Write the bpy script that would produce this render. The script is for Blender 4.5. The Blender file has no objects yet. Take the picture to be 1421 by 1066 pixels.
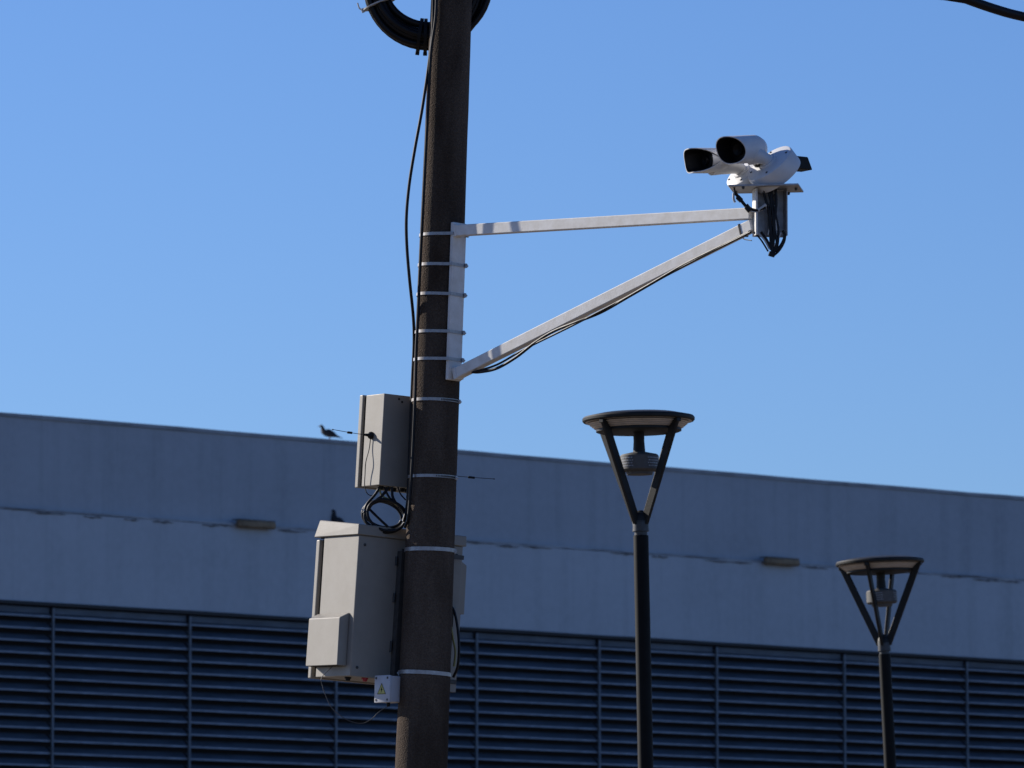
import bpy, bmesh, math, random
from mathutils import Vector, Matrix
random.seed(7)
R = math.radians
scene = bpy.context.scene
C = scene.collection

# ------------------------------------------------------------------ camera
W_PX, H_PX, F_PX = 1421.0, 1066.0, 9000.0
HORIZON = 1494.0
PITCH = math.atan((HORIZON - H_PX / 2) / F_PX)
EYE = Vector((0, 0, 1.6))
cam_d = bpy.data.cameras.new('camera')
cam = bpy.data.objects.new('camera', cam_d)
C.objects.link(cam)
cam.location = EYE
cam.rotation_euler = (R(90) + PITCH, 0, 0)
cam_d.sensor_width = 36.0
cam_d.lens = 36.0 * F_PX / W_PX
cam_d.clip_start = 0.5
cam_d.clip_end = 6000
cam_d.dof.use_dof = True
cam_d.dof.focus_distance = 35.0
cam_d.dof.aperture_fstop = 9.0
scene.camera = cam

# ------------------------------------------------------------------ light
SUN_BEHIND = R(32)       # the sun stands to the left and this far behind the picture plane
SUN_EL = R(25)
to_sun = Vector((-math.cos(SUN_BEHIND) * math.cos(SUN_EL), math.sin(SUN_BEHIND) * math.cos(SUN_EL), math.sin(SUN_EL)))
world = bpy.data.worlds.new("World")
scene.world = world
world.use_nodes = True
nt = world.node_tree
bg = nt.nodes['Background']
sky = nt.nodes.new('ShaderNodeTexSky')
sky.sky_type = 'NISHITA'
sky.sun_disc = False
sky.sun_elevation = SUN_EL
sky.sun_rotation = math.atan2(to_sun.x, to_sun.y)
sky.altitude = 0
sky.air_density = 1.0
sky.dust_density = 0.3
sky.ozone_density = 6.0
tint = nt.nodes.new('ShaderNodeMix')
tint.data_type = 'RGBA'
tint.blend_type = 'MULTIPLY'
tint.inputs['Factor'].default_value = 1.0
tint.inputs['B'].default_value = (0.98, 1.12, 1.47, 1)      # white balance of the picture: a cooler blue
nt.links.new(sky.outputs[0], tint.inputs['A'])
nt.links.new(tint.outputs['Result'], bg.inputs[0])
bg.inputs[1].default_value = 0.059
sun_d = bpy.data.lights.new('sun', 'SUN')
sun_d.energy = 5.0
sun_d.angle = R(0.53)
sun_d.color = (1.0, 0.93, 0.84)
sun = bpy.data.objects.new('sun', sun_d)
C.objects.link(sun)
sun.location = to_sun * 60
sun.rotation_euler = to_sun.to_track_quat('Z', 'Y').to_euler()

vs = scene.view_settings
vs.view_transform = 'Standard'
vs.look = 'None'
vs.gamma = 1.0
vs.use_curve_mapping = False
vs.exposure = 0.5

# ------------------------------------------------------------------ helpers
FWD = Vector((0, math.cos(PITCH), math.sin(PITCH)))
UP = Vector((0, -math.sin(PITCH), math.cos(PITCH)))
RIGHT = Vector((1, 0, 0))
def ray(px, py):
    return FWD + RIGHT * ((px - W_PX / 2) / F_PX) + UP * ((H_PX / 2 - py) / F_PX)
def P(px, py, Y):
    d = ray(px, py)
    return EYE + d * (Y / d.y)

MW = {}
def frame(o, x, y, z):
    m = Matrix.Identity(4)
    for i, v in enumerate((x, y, z)):
        m[0][i], m[1][i], m[2][i] = v
    m.translation = o
    return m
def T(v): return Matrix.Translation(Vector(v))

def tag(o, label=None, cat=None, group=None, kind=None):
    if label: o['label'] = label
    if cat: o['category'] = cat
    if group: o['group'] = group
    if kind: o['kind'] = kind
    return o
def thing(name, label, cat, M, group=None):
    o = bpy.data.objects.new(name, None)
    o.empty_display_size = 0.2
    C.objects.link(o)
    o.matrix_world = M
    MW[o.name] = M.copy()
    return tag(o, label, cat, group)
def build(name, bm, mat, parent=None, M=None, world=False, smooth=35):
    """one mesh object; verts are in the parent's frame (world=True: in the world)"""
    if parent is not None: M = MW[parent.name]
    if M is None: M = Matrix.Identity(4)
    if world: bm.transform(M.inverted())
    bmesh.ops.recalc_face_normals(bm, faces=bm.faces)
    me = bpy.data.meshes.new(name)
    bm.to_mesh(me)
    bm.free()
    if smooth:
        me.shade_smooth()
        me.set_sharp_from_angle(angle=R(smooth))
    me.materials.append(mat)
    o = bpy.data.objects.new(name, me)
    C.objects.link(o)
    if parent is not None: o.parent = parent
    else: o.matrix_world = M
    MW[o.name] = M.copy()
    return o
def copy_tree(o, parent=None):
    c = o.copy()
    C.objects.link(c)
    if parent is not None: c.parent = parent
    for ch in list(o.children): copy_tree(ch, c)
    return c

def box(bm, lo, hi, M=None, bev=0.0, seg=1):
    lo, hi = Vector(lo), Vector(hi)
    vs_ = [bm.verts.new((x, y, z)) for x in (lo.x, hi.x) for y in (lo.y, hi.y) for z in (lo.z, hi.z)]
    fs = [bm.faces.new([vs_[i] for i in q]) for q in
          ((0, 1, 3, 2), (4, 6, 7, 5), (0, 4, 5, 1), (2, 3, 7, 6), (0, 2, 6, 4), (1, 5, 7, 3))]
    if bev:
        es = {e for f in fs for e in f.edges}
        r = bmesh.ops.bevel(bm, geom=list(es), offset=bev, segments=seg, affect='EDGES', profile=0.5)
        vs_ = list({v for f in r['faces'] for v in f.verts})
    if M is not None:
        for v in vs_: v.co = M @ v.co
    return vs_
def hexa(bm, p8, bev=0.0):
    """8 corners: bottom ring of four, top ring of four"""
    v = [bm.verts.new(p) for p in p8]
    fs = [bm.faces.new([v[i] for i in q]) for q in
          ((3, 2, 1, 0), (4, 5, 6, 7), (0, 1, 5, 4), (1, 2, 6, 5), (2, 3, 7, 6), (3, 0, 4, 7))]
    if bev:
        es = {e for f in fs for e in f.edges}
        bmesh.ops.bevel(bm, geom=list(es), offset=bev, segments=1, affect='EDGES', profile=0.5)
def beam(bm, a, b, side, w, h, bev=0.0):
    """box from a to b; w along side, h along the third axis"""
    a, b = Vector(a), Vector(b)
    d = (b - a).normalized()
    s = (Vector(side) - d * d.dot(Vector(side))).normalized()
    t = d.cross(s)
    box(bm, (0, -w / 2, -h / 2), ((b - a).length, w / 2, h / 2), frame(a, d, s, t), bev)
def smooth_path(pts, n=8):
    pts = [Vector(p) for p in pts]
    if len(pts) < 3: return pts
    e = [pts[0] * 2 - pts[1]] + pts + [pts[-1] * 2 - pts[-2]]
    out = []
    for i in range(1, len(e) - 2):
        p0, p1, p2, p3 = e[i - 1:i + 3]
        for k in range(n):
            t = k / n
            out.append(0.5 * ((2 * p1) + (p2 - p0) * t + (2 * p0 - 5 * p1 + 4 * p2 - p3) * t * t + (3 * p1 - p0 - 3 * p2 + p3) * t ** 3))
    out.append(pts[-1])
    return out
def tube(bm, pts, r, seg=8, n=8, cap=True, closed=False):
    path = smooth_path(pts, n) if n > 1 else [Vector(p) for p in pts]
    N = len(path)
    rr = r if callable(r) else (lambda t: r)
    t0 = (path[1] - path[0]).normalized()
    ref = Vector((0, 0, 1)) if abs(t0.z) < 0.9 else Vector((1, 0, 0))
    u = t0.cross(ref).normalized()
    rings = []
    for i, p in enumerate(path):
        tg = (path[min(i + 1, N - 1)] - path[max(i - 1, 0)]).normalized()
        u = (u - tg * tg.dot(u)).normalized()
        v = tg.cross(u)
        q = rr(i / (N - 1))
        rings.append([bm.verts.new(p + (u * math.cos(2 * math.pi * k / seg) + v * math.sin(2 * math.pi * k / seg)) * q) for k in range(seg)])
    for a, b in zip(rings, rings[1:]):
        for k in range(seg):
            bm.faces.new((a[k], a[(k + 1) % seg], b[(k + 1) % seg], b[k]))
    if cap:
        bm.faces.new(rings[0][::-1])
        bm.faces.new(rings[-1])
def lathe(bm, prof, seg=32, M=None, close_ends=True):
    """prof: (radius, height) along local z"""
    M = M or Matrix.Identity(4)
    rings = []
    for r, z in prof:
        rings.append([bm.verts.new(M @ Vector((r * math.cos(2 * math.pi * k / seg), r * math.sin(2 * math.pi * k / seg), z))) for k in range(seg)])
    for a, b in zip(rings, rings[1:]):
        for k in range(seg):
            bm.faces.new((a[k], a[(k + 1) % seg], b[(k + 1) % seg], b[k]))
    if close_ends:
        bm.faces.new(rings[0][::-1])
        bm.faces.new(rings[-1])
def prism(bm, outline, h0, h1, M=None):
    M = M or Matrix.Identity(4)
    a = [bm.verts.new(M @ Vector((x, y, h0))) for x, y in outline]
    b = [bm.verts.new(M @ Vector((x, y, h1))) for x, y in outline]
    n = len(outline)
    for i in range(n): bm.faces.new((a[i], a[(i + 1) % n], b[(i + 1) % n], b[i]))
    bm.faces.new(a[::-1])
    bm.faces.new(b)
def axis_frame(o, d, up=(0, 0, 1)):
    """z along d"""
    d = Vector(d).normalized()
    x = Vector(up).cross(d)
    if x.length < 1e-4: x = Vector((1, 0, 0)).cross(d)
    x.normalize()
    return frame(Vector(o), x, d.cross(x), d)
def nb(): return bmesh.new()

# ------------------------------------------------------------------ materials
def material(name, col, rough=0.6, metal=0.0, var=0.0, scale=8.0, bump=0.0, bscale=60.0, col2=None, stretch=(1, 1, 1), spec=0.5, contrast=(0.35, 0.65)):
    m = bpy.data.materials.new(name)
    m.use_nodes = True
    n, l = m.node_tree.nodes, m.node_tree.links
    b = n['Principled BSDF']
    b.inputs['Base Color'].default_value = (*col, 1)
    b.inputs['Roughness'].default_value = rough
    b.inputs['Metallic'].default_value = metal
    b.inputs['Specular IOR Level'].default_value = spec
    tc = n.new('ShaderNodeTexCoord')
    mp = n.new('ShaderNodeMapping')
    mp.inputs['Scale'].default_value = stretch
    l.new(tc.outputs['Object'], mp.inputs[0])
    if var or col2:
        no = n.new('ShaderNodeTexNoise')
        no.inputs['Scale'].default_value = scale
        no.inputs['Detail'].default_value = 6
        no.inputs['Roughness'].default_value = 0.65
        l.new(mp.outputs[0], no.inputs['Vector'])
        cr = n.new('ShaderNodeValToRGB')
        cr.color_ramp.elements[0].position, cr.color_ramp.elements[1].position = contrast
        c2 = col2 or tuple(c * (1 - var) for c in col)
        cr.color_ramp.elements[0].color = (*c2, 1)
        cr.color_ramp.elements[1].color = (*col, 1)
        l.new(no.outputs['Fac'], cr.inputs[0])
        l.new(cr.outputs[0], b.inputs['Base Color'])
        mr = n.new('ShaderNodeMapRange')
        mr.inputs['To Min'].default_value = min(1, rough + 0.12)
        mr.inputs['To Max'].default_value = max(0.05, rough - 0.08)
        l.new(no.outputs['Fac'], mr.inputs[0])
        l.new(mr.outputs[0], b.inputs['Roughness'])
    if bump:
        nb_ = n.new('ShaderNodeTexNoise')
        nb_.inputs['Scale'].default_value = bscale
        nb_.inputs['Detail'].default_value = 5
        l.new(mp.outputs[0], nb_.inputs['Vector'])
        bp = n.new('ShaderNodeBump')
        bp.inputs['Strength'].default_value = bump
        bp.inputs['Distance'].default_value = 0.01
        l.new(nb_.outputs['Fac'], bp.inputs['Height'])
        l.new(bp.outputs[0], b.inputs['Normal'])
    return m

def wall_material(name, col, dark, streak):
    m = bpy.data.materials.new(name)
    m.use_nodes = True
    n, l = m.node_tree.nodes, m.node_tree.links
    b = n['Principled BSDF']
    b.inputs['Roughness'].default_value = 0.85
    b.inputs['Specular IOR Level'].default_value = 0.2
    tc = n.new('ShaderNodeTexCoord')
    def noise(stretch, scale, detail, lo, hi):
        mp = n.new('ShaderNodeMapping')
        mp.inputs['Scale'].default_value = stretch
        l.new(tc.outputs['Object'], mp.inputs[0])
        no = n.new('ShaderNodeTexNoise')
        no.inputs['Scale'].default_value = scale
        no.inputs['Detail'].default_value = detail
        no.inputs['Roughness'].default_value = 0.6
        l.new(mp.outputs[0], no.inputs['Vector'])
        r = n.new('ShaderNodeMapRange')
        r.inputs['From Min'].default_value, r.inputs['From Max'].default_value = lo, hi
        r.clamp = True
        l.new(no.outputs['Fac'], r.inputs[0])
        return r.outputs[0], no.outputs['Fac']
    def mix(fac, a, bcol, amount):
        k = n.new('ShaderNodeMath'); k.operation = 'MULTIPLY'
        l.new(fac, k.inputs[0]); k.inputs[1].default_value = amount
        x = n.new('ShaderNodeMix'); x.data_type = 'RGBA'
        l.new(k.outputs[0], x.inputs['Factor'])
        if isinstance(a, tuple): x.inputs['A'].default_value = (*a, 1)
        else: l.new(a, x.inputs['A'])
        x.inputs['B'].default_value = (*bcol, 1)
        return x.outputs['Result']
    patch, _ = noise((0.35, 1, 0.7), 1.0, 5, 0.38, 0.66)
    st, _ = noise((2.6, 1, 0.10), 1.0, 4, 0.50, 0.72)
    fine, f2 = noise((1, 1, 1), 9.0, 6, 0.40, 0.70)
    thin, _ = noise((9.0, 1, 0.35), 1.0, 3, 0.62, 0.74)
    c = mix(patch, col, tuple(x * 0.86 for x in col), 0.8)
    c = mix(st, c, dark, streak)
    c = mix(fine, c, tuple(x * 1.12 for x in col), 0.35)
    c = mix(thin, c, dark, streak * 0.55)
    l.new(c, b.inputs['Base Color'])
    bp = n.new('ShaderNodeBump')
    bp.inputs['Strength'].default_value = 0.25
    bp.inputs['Distance'].default_value = 0.02
    l.new(f2, bp.inputs['Height'])
    l.new(bp.outputs[0], b.inputs['Normal'])
    return m

def pole_material():
    m = bpy.data.materials.new('aged_concrete')
    m.use_nodes = True
    n, l = m.node_tree.nodes, m.node_tree.links
    b = n['Principled BSDF']
    b.inputs['Roughness'].default_value = 0.95
    b.inputs['Specular IOR Level'].default_value = 0.1
    tc = n.new('ShaderNodeTexCoord')
    v = n.new('ShaderNodeTexVoronoi'); v.inputs['Scale'].default_value = 160
    l.new(tc.outputs['Object'], v.inputs['Vector'])
    no = n.new('ShaderNodeTexNoise'); no.inputs['Scale'].default_value = 110; no.inputs['Detail'].default_value = 5
    l.new(tc.outputs['Object'], no.inputs['Vector'])
    big = n.new('ShaderNodeTexNoise'); big.inputs['Scale'].default_value = 5; big.inputs['Detail'].default_value = 5
    mp = n.new('ShaderNodeMapping'); mp.inputs['Scale'].default_value = (1, 1, 0.25)
    l.new(tc.outputs['Object'], mp.inputs[0]); l.new(mp.outputs[0], big.inputs['Vector'])
    cr = n.new('ShaderNodeValToRGB')
    e = cr.color_ramp.elements
    e[0].position, e[0].color = 0.36, (0.076, 0.058, 0.045, 1)
    e[1].position, e[1].color = 0.66, (0.114, 0.088, 0.068, 1)
    l.new(no.outputs['Fac'], cr.inputs[0])
    cr2 = n.new('ShaderNodeValToRGB')
    e = cr2.color_ramp.elements
    e[0].position, e[0].color = 0.35, (0.42, 0.39, 0.37, 1)
    e[1].position, e[1].color = 0.65, (1, 1, 1, 1)
    l.new(big.outputs['Fac'], cr2.inputs[0])
    mx = n.new('ShaderNodeMix'); mx.data_type = 'RGBA'; mx.blend_type = 'MULTIPLY'
    mx.inputs['Factor'].default_value = 1
    l.new(cr.outputs[0], mx.inputs['A']); l.new(cr2.outputs[0], mx.inputs['B'])
    l.new(mx.outputs['Result'], b.inputs['Base Color'])
    ad = n.new('ShaderNodeMath'); ad.operation = 'ADD'
    l.new(v.outputs['Distance'], ad.inputs[0]); l.new(no.outputs['Fac'], ad.inputs[1])
    bp = n.new('ShaderNodeBump'); bp.inputs['Strength'].default_value = 0.7; bp.inputs['Distance'].default_value = 0.006
    l.new(ad.outputs[0], bp.inputs['Height'])
    l.new(bp.outputs[0], b.inputs['Normal'])
    return m

M_ASPHALT = material('asphalt', (0.19, 0.155, 0.122), 0.95, var=0.4, scale=0.6, spec=0.1)
M_UPPER = wall_material('weathered_render', (0.395, 0.42, 0.445), (0.22, 0.24, 0.25), 0.38)
M_LOWER = wall_material('pale_render', (0.47, 0.495, 0.515), (0.28, 0.30, 0.31), 0.38)
M_GRIME = material('grimy_render', (0.22, 0.215, 0.21), 0.95, var=0.5, scale=3, stretch=(1, 1, 3))
M_SEAM = material('stained_seam', (0.42, 0.44, 0.455), 0.95, scale=1.1, col2=(0.20, 0.20, 0.20), stretch=(1, 1, 3), contrast=(0.40, 0.60))
M_COPING = material('stained_coping', (0.37, 0.385, 0.40), 0.95, var=0.35, scale=2.5)
M_BLOCK = material('brown_block', (0.31, 0.22, 0.13), 0.9, var=0.45, scale=5)
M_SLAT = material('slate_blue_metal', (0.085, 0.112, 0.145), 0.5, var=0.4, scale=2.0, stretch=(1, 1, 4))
M_LIP = material('skylit_slat_edge', (0.27, 0.315, 0.37), 0.5, var=0.45, scale=3.0)  # lighter copy of the slat metal: skylight on the lips put into the colour
M_MULL = material('mullion_metal', (0.15, 0.18, 0.21), 0.5, var=0.35, scale=6)
M_DARK = material('dark_interior', (0.03, 0.035, 0.045), 0.95)
M_SHADOW = material('shadow_black', (0.035, 0.034, 0.033), 0.8)
M_POLE = pole_material()
M_STEEL = material('stainless_strap', (0.38, 0.37, 0.37), 0.42, 0.7, var=0.25, scale=40)
M_GALV = material('galvanised_steel', (0.42, 0.43, 0.45), 0.5, 0.5, var=0.3, scale=30)
M_BRACKET = material('painted_bracket', (0.68, 0.67, 0.645), 0.5, var=0.10, scale=14, col2=(0.56, 0.54, 0.50), bump=0.04, bscale=90)
M_CAB = material('beige_enclosure', (0.265, 0.245, 0.21), 0.5, var=0.10, scale=7, bump=0.05, bscale=160, spec=0.3)
M_RAIL = material('dark_steel', (0.07, 0.068, 0.064), 0.6, 0.2, var=0.3, scale=20)
M_BLACK = material('black_rubber', (0.008, 0.008, 0.009), 0.55, var=0.3, scale=30, spec=0.25)
M_CABLE = material('black_cable', (0.006, 0.006, 0.008), 0.45, var=0.3, scale=20, spec=0.25)
M_THIN = material('thin_grey_lead', (0.05, 0.05, 0.05), 0.5)
M_GREYCABLE = material('grey_cable', (0.45, 0.45, 0.44), 0.5)
M_YELLOWCABLE = material('olive_cable', (0.22, 0.19, 0.05), 0.5)
M_WHITE = material('white_housing', (0.60, 0.60, 0.60), 0.42, var=0.08, scale=18)
M_GLASS = material('black_lens', (0.005, 0.005, 0.006), 0.35, spec=0.15)
M_SCREW = material('dark_screw', (0.05, 0.05, 0.05), 0.5, 0.5)
M_JBOX = material('pale_plastic', (0.46, 0.47, 0.50), 0.45, var=0.06, scale=20)
M_YELLOW = material('warning_yellow', (0.46, 0.42, 0.10), 0.5)
M_RED = material('red_plastic', (0.35, 0.015, 0.02), 0.45)
M_LAMP = material('lamp_black_paint', (0.009, 0.0095, 0.009), 0.55, var=0.3, scale=12, bump=0.05, bscale=80, spec=0.3)
M_POST = material('black_post_paint', (0.004, 0.0042, 0.0042), 0.6, var=0.3, scale=12, spec=0.15)
M_LAMPNECK = material('lamp_grey_metal', (0.05, 0.05, 0.05), 0.45, 0.3, var=0.3, scale=30)
M_REFL = material('lamp_reflector', (0.70, 0.62, 0.53), 0.35, 0.2, var=0.2, scale=20)
M_DRUM = material('lamp_drum', (0.075, 0.072, 0.068), 0.6, var=0.2, scale=25)
M_BIRD = material('pigeon_feathers', (0.020, 0.020, 0.023), 0.7, var=0.5, scale=25)
M_BIRDLEG = material('pigeon_legs', (0.20, 0.06, 0.05), 0.7)

# ------------------------------------------------------------------ ground
bm = nb()
v = [bm.verts.new(p) for p in ((-2500, -2500, 0), (2500, -2500, 0), (2500, 2500, 0), (-2500, 2500, 0))]
bm.faces.new(v)
tag(build('ground', bm, M_ASPHALT), kind='structure')

# ------------------------------------------------------------------ the long building
VPX = 11150.0
d_ = ray(VPX, HORIZON)
WU = Vector((d_.x, d_.y, 0)).normalized()
WY = Vector((0, 0, 1)).cross(WU)          # away from the camera
w0 = P(0, HORIZON, 79.6)
M_WALL = frame(Vector((w0.x, w0.y, 0)), WU, WY, Vector((0, 0, 1)))
WI = M_WALL.inverted()
def wall(px, py, off=0.0):
    """point where the pixel's ray meets the wall plane set back by off: (along, height)"""
    e, d = WI @ EYE, WI.to_3x3() @ ray(px, py)
    t = (off - e.y) / d.y
    p = e + d * t
    return p.x, p.z
z_top = wall(0, 572, .12)[1]
z_led = wall(0, 703)[1]
z_bot = wall(0, 832)[1]
bld = thing('concrete_building', 'long shaded concrete building with louvred lower front and plain rendered top', 'building', M_WALL)
xa, xb = wall(-420, 700)[0] - 6, wall(1800, 700)[0] + 8
def wavy_slab(x0, x1, z0, z1, y0, y1, nx, amp, amp0=0.0):
    """a wall slab whose top and bottom edges are slightly uneven"""
    b = nb(); rows = []
    for i in range(nx + 1):
        x = x0 + (x1 - x0) * i / nx
        t = random.uniform(-amp, amp); u = random.uniform(-amp0, amp0)
        rows.append([b.verts.new(p) for p in ((x, y0, z0 + u), (x, y0, z1 + t), (x, y1, z1 + t), (x, y1, z0 + u))])
    for p, q in zip(rows, rows[1:]):
        for k in range(4): b.faces.new((p[k], q[k], q[(k + 1) % 4], p[(k + 1) % 4]))
    b.faces.new(rows[0][::-1]); b.faces.new(rows[-1])
    return b
build('upper_wall', wavy_slab(xa, xb, z_led - .02, z_top - .05, .12, .45, 60, .004), M_UPPER, bld, smooth=0)
build('coping', wavy_slab(xa - .05, xb + .05, z_top - .048, z_top, .10, .50, 60, .004, .003), M_COPING, bld, smooth=0)
build('lower_wall', wavy_slab(xa, xb, z_bot, z_led - .03, 0, .40, 60, .0, .004), M_LOWER, bld, smooth=0)
build('ledge', wavy_slab(xa, xb, z_led - .026, z_led, -.004, .118, 160, .006, .008), M_SEAM, bld, smooth=0)
bm = nb()          # patches where the ledge has crumbled
for px, ln, dz in ((22, .35, -.02), (66, .55, -.045), (128, .3, -.05), (182, .24, -.05), (226, .34, -.05), (292, .3, -.05), (312, .25, -.04),
                   (405, .5, -.05), (660, .7, -.03), (704, .4, -.05), (746, .5, -.04), (868, .55, -.04), (915, .3, -.05), (1010, .9, -.05), (1130, .5, -.05),
                   (1180, .3, -.03), (1322, .5, -.04), (1370, .6, -.05), (1402, .4, -.05), (560, .8, -.05)):
    x, _ = wall(px, 740)
    pts = []
    n = 9
    for k in range(n): pts.append((x - ln / 2 + ln * k / (n - 1), z_led + dz + random.uniform(.0, .022) * math.sin(math.pi * (k + .4) / n)))
    for k in range(n): pts.append((x + ln / 2 - ln * k / (n - 1), z_led + dz - random.uniform(.004, .024) * math.sin(math.pi * (k + .4) / n)))
    prism(bm, pts, -.009, -.005, frame(Vector((0, 0, 0)), Vector((1, 0, 0)), Vector((0, 0, 1)), Vector((0, 1, 0))))
tag(build('crumbled_edge', bm, M_GRIME, bld, smooth=0), kind='stuff')
# louvres
lx = [-300, -118, 72, 262, 465, 660, 830, 993, 1170, 1340, 1510, 1690]
mx_ = [wall(p, 900)[0] for p in lx]
z_first = wall(72, 857.4)[1]
pitch = (z_first - wall(72, 857.4 + 17.25 * 12)[1]) / 12
NROW = 17
z_low = z_first - pitch * NROW
bm = nb(); box(bm, (xa, .26, z_low - .2), (xb, .40, z_bot - .002)); build('backing', bm, M_DARK, bld, smooth=0)
bm = nb(); box(bm, (xa, -.045, z_bot - .048), (xb, .10, z_bot - .004), bev=.006); build('shadow_strip', bm, M_SHADOW, bld, smooth=0)  # dark strip painted in for the shadow line under the lower wall
bm = nb(); box(bm, (xa, 0, 0), (xb, .40, z_low - .2)); build('base_wall', bm, M_LOWER, bld, smooth=0)
bm = nb()
box(bm, (xa + .01, .50, 0), (xb - .01, 22, z_top - .35))
build('rear_block', bm, M_UPPER, bld, smooth=0)
def slat_mesh(w, z_up, first=False):
    b = nb()
    if first: prof = [(.01, -.0), (.01, z_up), (.03, z_up), (.03, .0)]
    else: prof = [(-.002, 0), (-.002, .024), (.014, .030), (.115, .098), (.119, .092), (.020, .022), (.014, .0)]
    prism(b, [(y, z) for y, z in prof], .002, w - .002, frame(Vector((0, 0, 0)), Vector((0, 1, 0)), Vector((0, 0, 1)), Vector((1, 0, 0))))
    return b
for i in range(len(mx_) - 1):
    w = mx_[i + 1] - mx_[i] - .042
    first = None
    for r in range(NROW):
        z = z_first - pitch * r
        if r == 0:
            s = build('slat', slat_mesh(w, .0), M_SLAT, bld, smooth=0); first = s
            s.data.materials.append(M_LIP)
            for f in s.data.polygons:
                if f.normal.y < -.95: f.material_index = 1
        else:
            s = first.copy(); C.objects.link(s)
        s.location = (mx_[i] + .036, random.uniform(-.004, .004), z)
        s.rotation_euler = (random.uniform(-.02, .02), random.uniform(-.0012, .0012), 0)
    b = nb(); box(b, (mx_[i] + .022, .03, z_first + .05), (mx_[i + 1] - .022, .045, z_bot - .064)); build('infill_panel', b, M_SLAT, bld, smooth=0)
mh = None
for x in mx_:
    if mh is None:
        b = nb()
        box(b, (-.013, -.035, z_low), (.013, -.022, z_bot - .07))
        box(b, (-.004, -.0215, z_low), (.004, .0, z_bot - .07))
        mh = build('mullion', b, M_MULL, bld, smooth=0); s = mh
    else:
        s = mh.copy(); C.objects.link(s)
    s.location = (x, 0, 0)
# blocks that rest on the ledge
for px0, px1, py0, py1, lab in ((331, 383, 715, 728, 'brown block on the wall ledge to the left of the large cabinet'),
                          (1063, 1110, 771, 782, 'brown block on the wall ledge between the two street lamps')):
    x0, z1 = wall(px0, py0 + 2, -.1); x1, z0 = wall(px1, py1, -.1)
    zb = wall(px0, py1 - 2, -.1)[1]
    org = M_WALL @ Vector(((x0 + x1) / 2, 0, z_led))
    t = thing('ledge_block', lab, 'block', frame(org, WU, WY, Vector((0, 0, 1))), 'blocks along the ledge')
    hw = (x1 - x0) / 2
    b = nb(); box(b, (-hw, -.12, -.055), (hw, -.03, .04), bev=.022); build('block_body', b, M_BLOCK, t)
    b = nb(); box(b, (-hw + .01, -.112, .0405), (hw - .01, .05, .052), bev=.003); build('block_top', b, M_GRIME, t)

# ------------------------------------------------------------------ the concrete pole
Y0 = 35.0
S = 35.2 / F_PX
pa, pb = P(584.5, 1066, Y0), P(626.5, 0, Y0)
PZ = (pb - pa).normalized()
p_base = pa - PZ * (pa.z / PZ.z)
M_PO = frame(p_base, Vector((PZ.z, 0, -PZ.x)), Vector((0, 1, 0)), PZ)
PI_ = M_PO.inverted()
za, zb = (pa - p_base).length, (pb - p_base).length
def pole_r(z): return (36.2 + (28.6 - 36.2) * (z - za) / (zb - za)) * S
def pole_z(py):
    """height along the pole at picture row py"""
    lo, hi = 0.0, 12.0
    for _ in range(40):
        m = (lo + hi) / 2
        p = p_base + PZ * m - EYE
        yy = H_PX / 2 - F_PX * p.dot(UP) / p.dot(FWD)
        if yy > py: lo = m
        else: hi = m
    return lo
def pole_c(py): return p_base + PZ * pole_z(py)
pole = thing('utility_pole', 'leaning rough concrete pole carrying the cabinets and the camera bracket', 'pole', M_PO)
bm = nb()
prof = []
ztop = zb + 1.6
for k in range(61):
    z = -.4 + (ztop + .4) * k / 60
    prof.append((pole_r(z) * (1 + random.uniform(-.006, .006)), z))
prof.append((pole_r(ztop) * .9, ztop + .01))
lathe(bm, prof, 40)
build('shaft', bm, M_POLE, pole)

# ------------------------------------------------------------------ camera bracket
ARM_A = R(45)
adir = Vector((math.cos(ARM_A), -math.sin(ARM_A), 0))            # the way the arms point
aside = Vector((-math.sin(ARM_A), -math.cos(ARM_A), 0))          # their sunlit side
plate_off = Vector((math.sin(R(42)), -math.cos(R(42)), 0))       # where the plate is strapped on
ptan = Vector((math.cos(R(42)), math.sin(R(42)), 0))
zp0, zp1 = pole_z(530), pole_z(314)
brk_M = T(pole_c(420) + plate_off * (pole_r(pole_z(420)) + .01))
brk = thing('camera_bracket', 'pale painted steel bracket of two arms strapped to the concrete pole', 'bracket', brk_M)
bm = nb()
a, b_ = pole_c(531) + plate_off * (pole_r(zp0) + .012), pole_c(313) + plate_off * (pole_r(zp1) + .012)
beam(bm, a, b_, ptan, .098, .022, .003)
build('mounting_plate', bm, M_BRACKET, brk, world=True)
YE = Y0 - 1.63 * math.tan(ARM_A) + .02
yst = b_.y - .01
for py0, py1, ex in ((320.5, 296.5, 1044), (519.5, 312.5, 1046)):
    p, q = P(633.5, py0, a.y - .012), P(ex, py1, YE)
    bm = nb()
    beam(bm, p, q, aside, .05, .060, .004)
    build('arm', bm, M_BRACKET, brk, world=True)
    d = (q - p).normalized()
    bm = nb()
    beam(bm, p + d * -.004, p + d * .022, aside, .058, .067, .003)
    build('weld', bm, M_BRACKET, brk, world=True)

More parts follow.
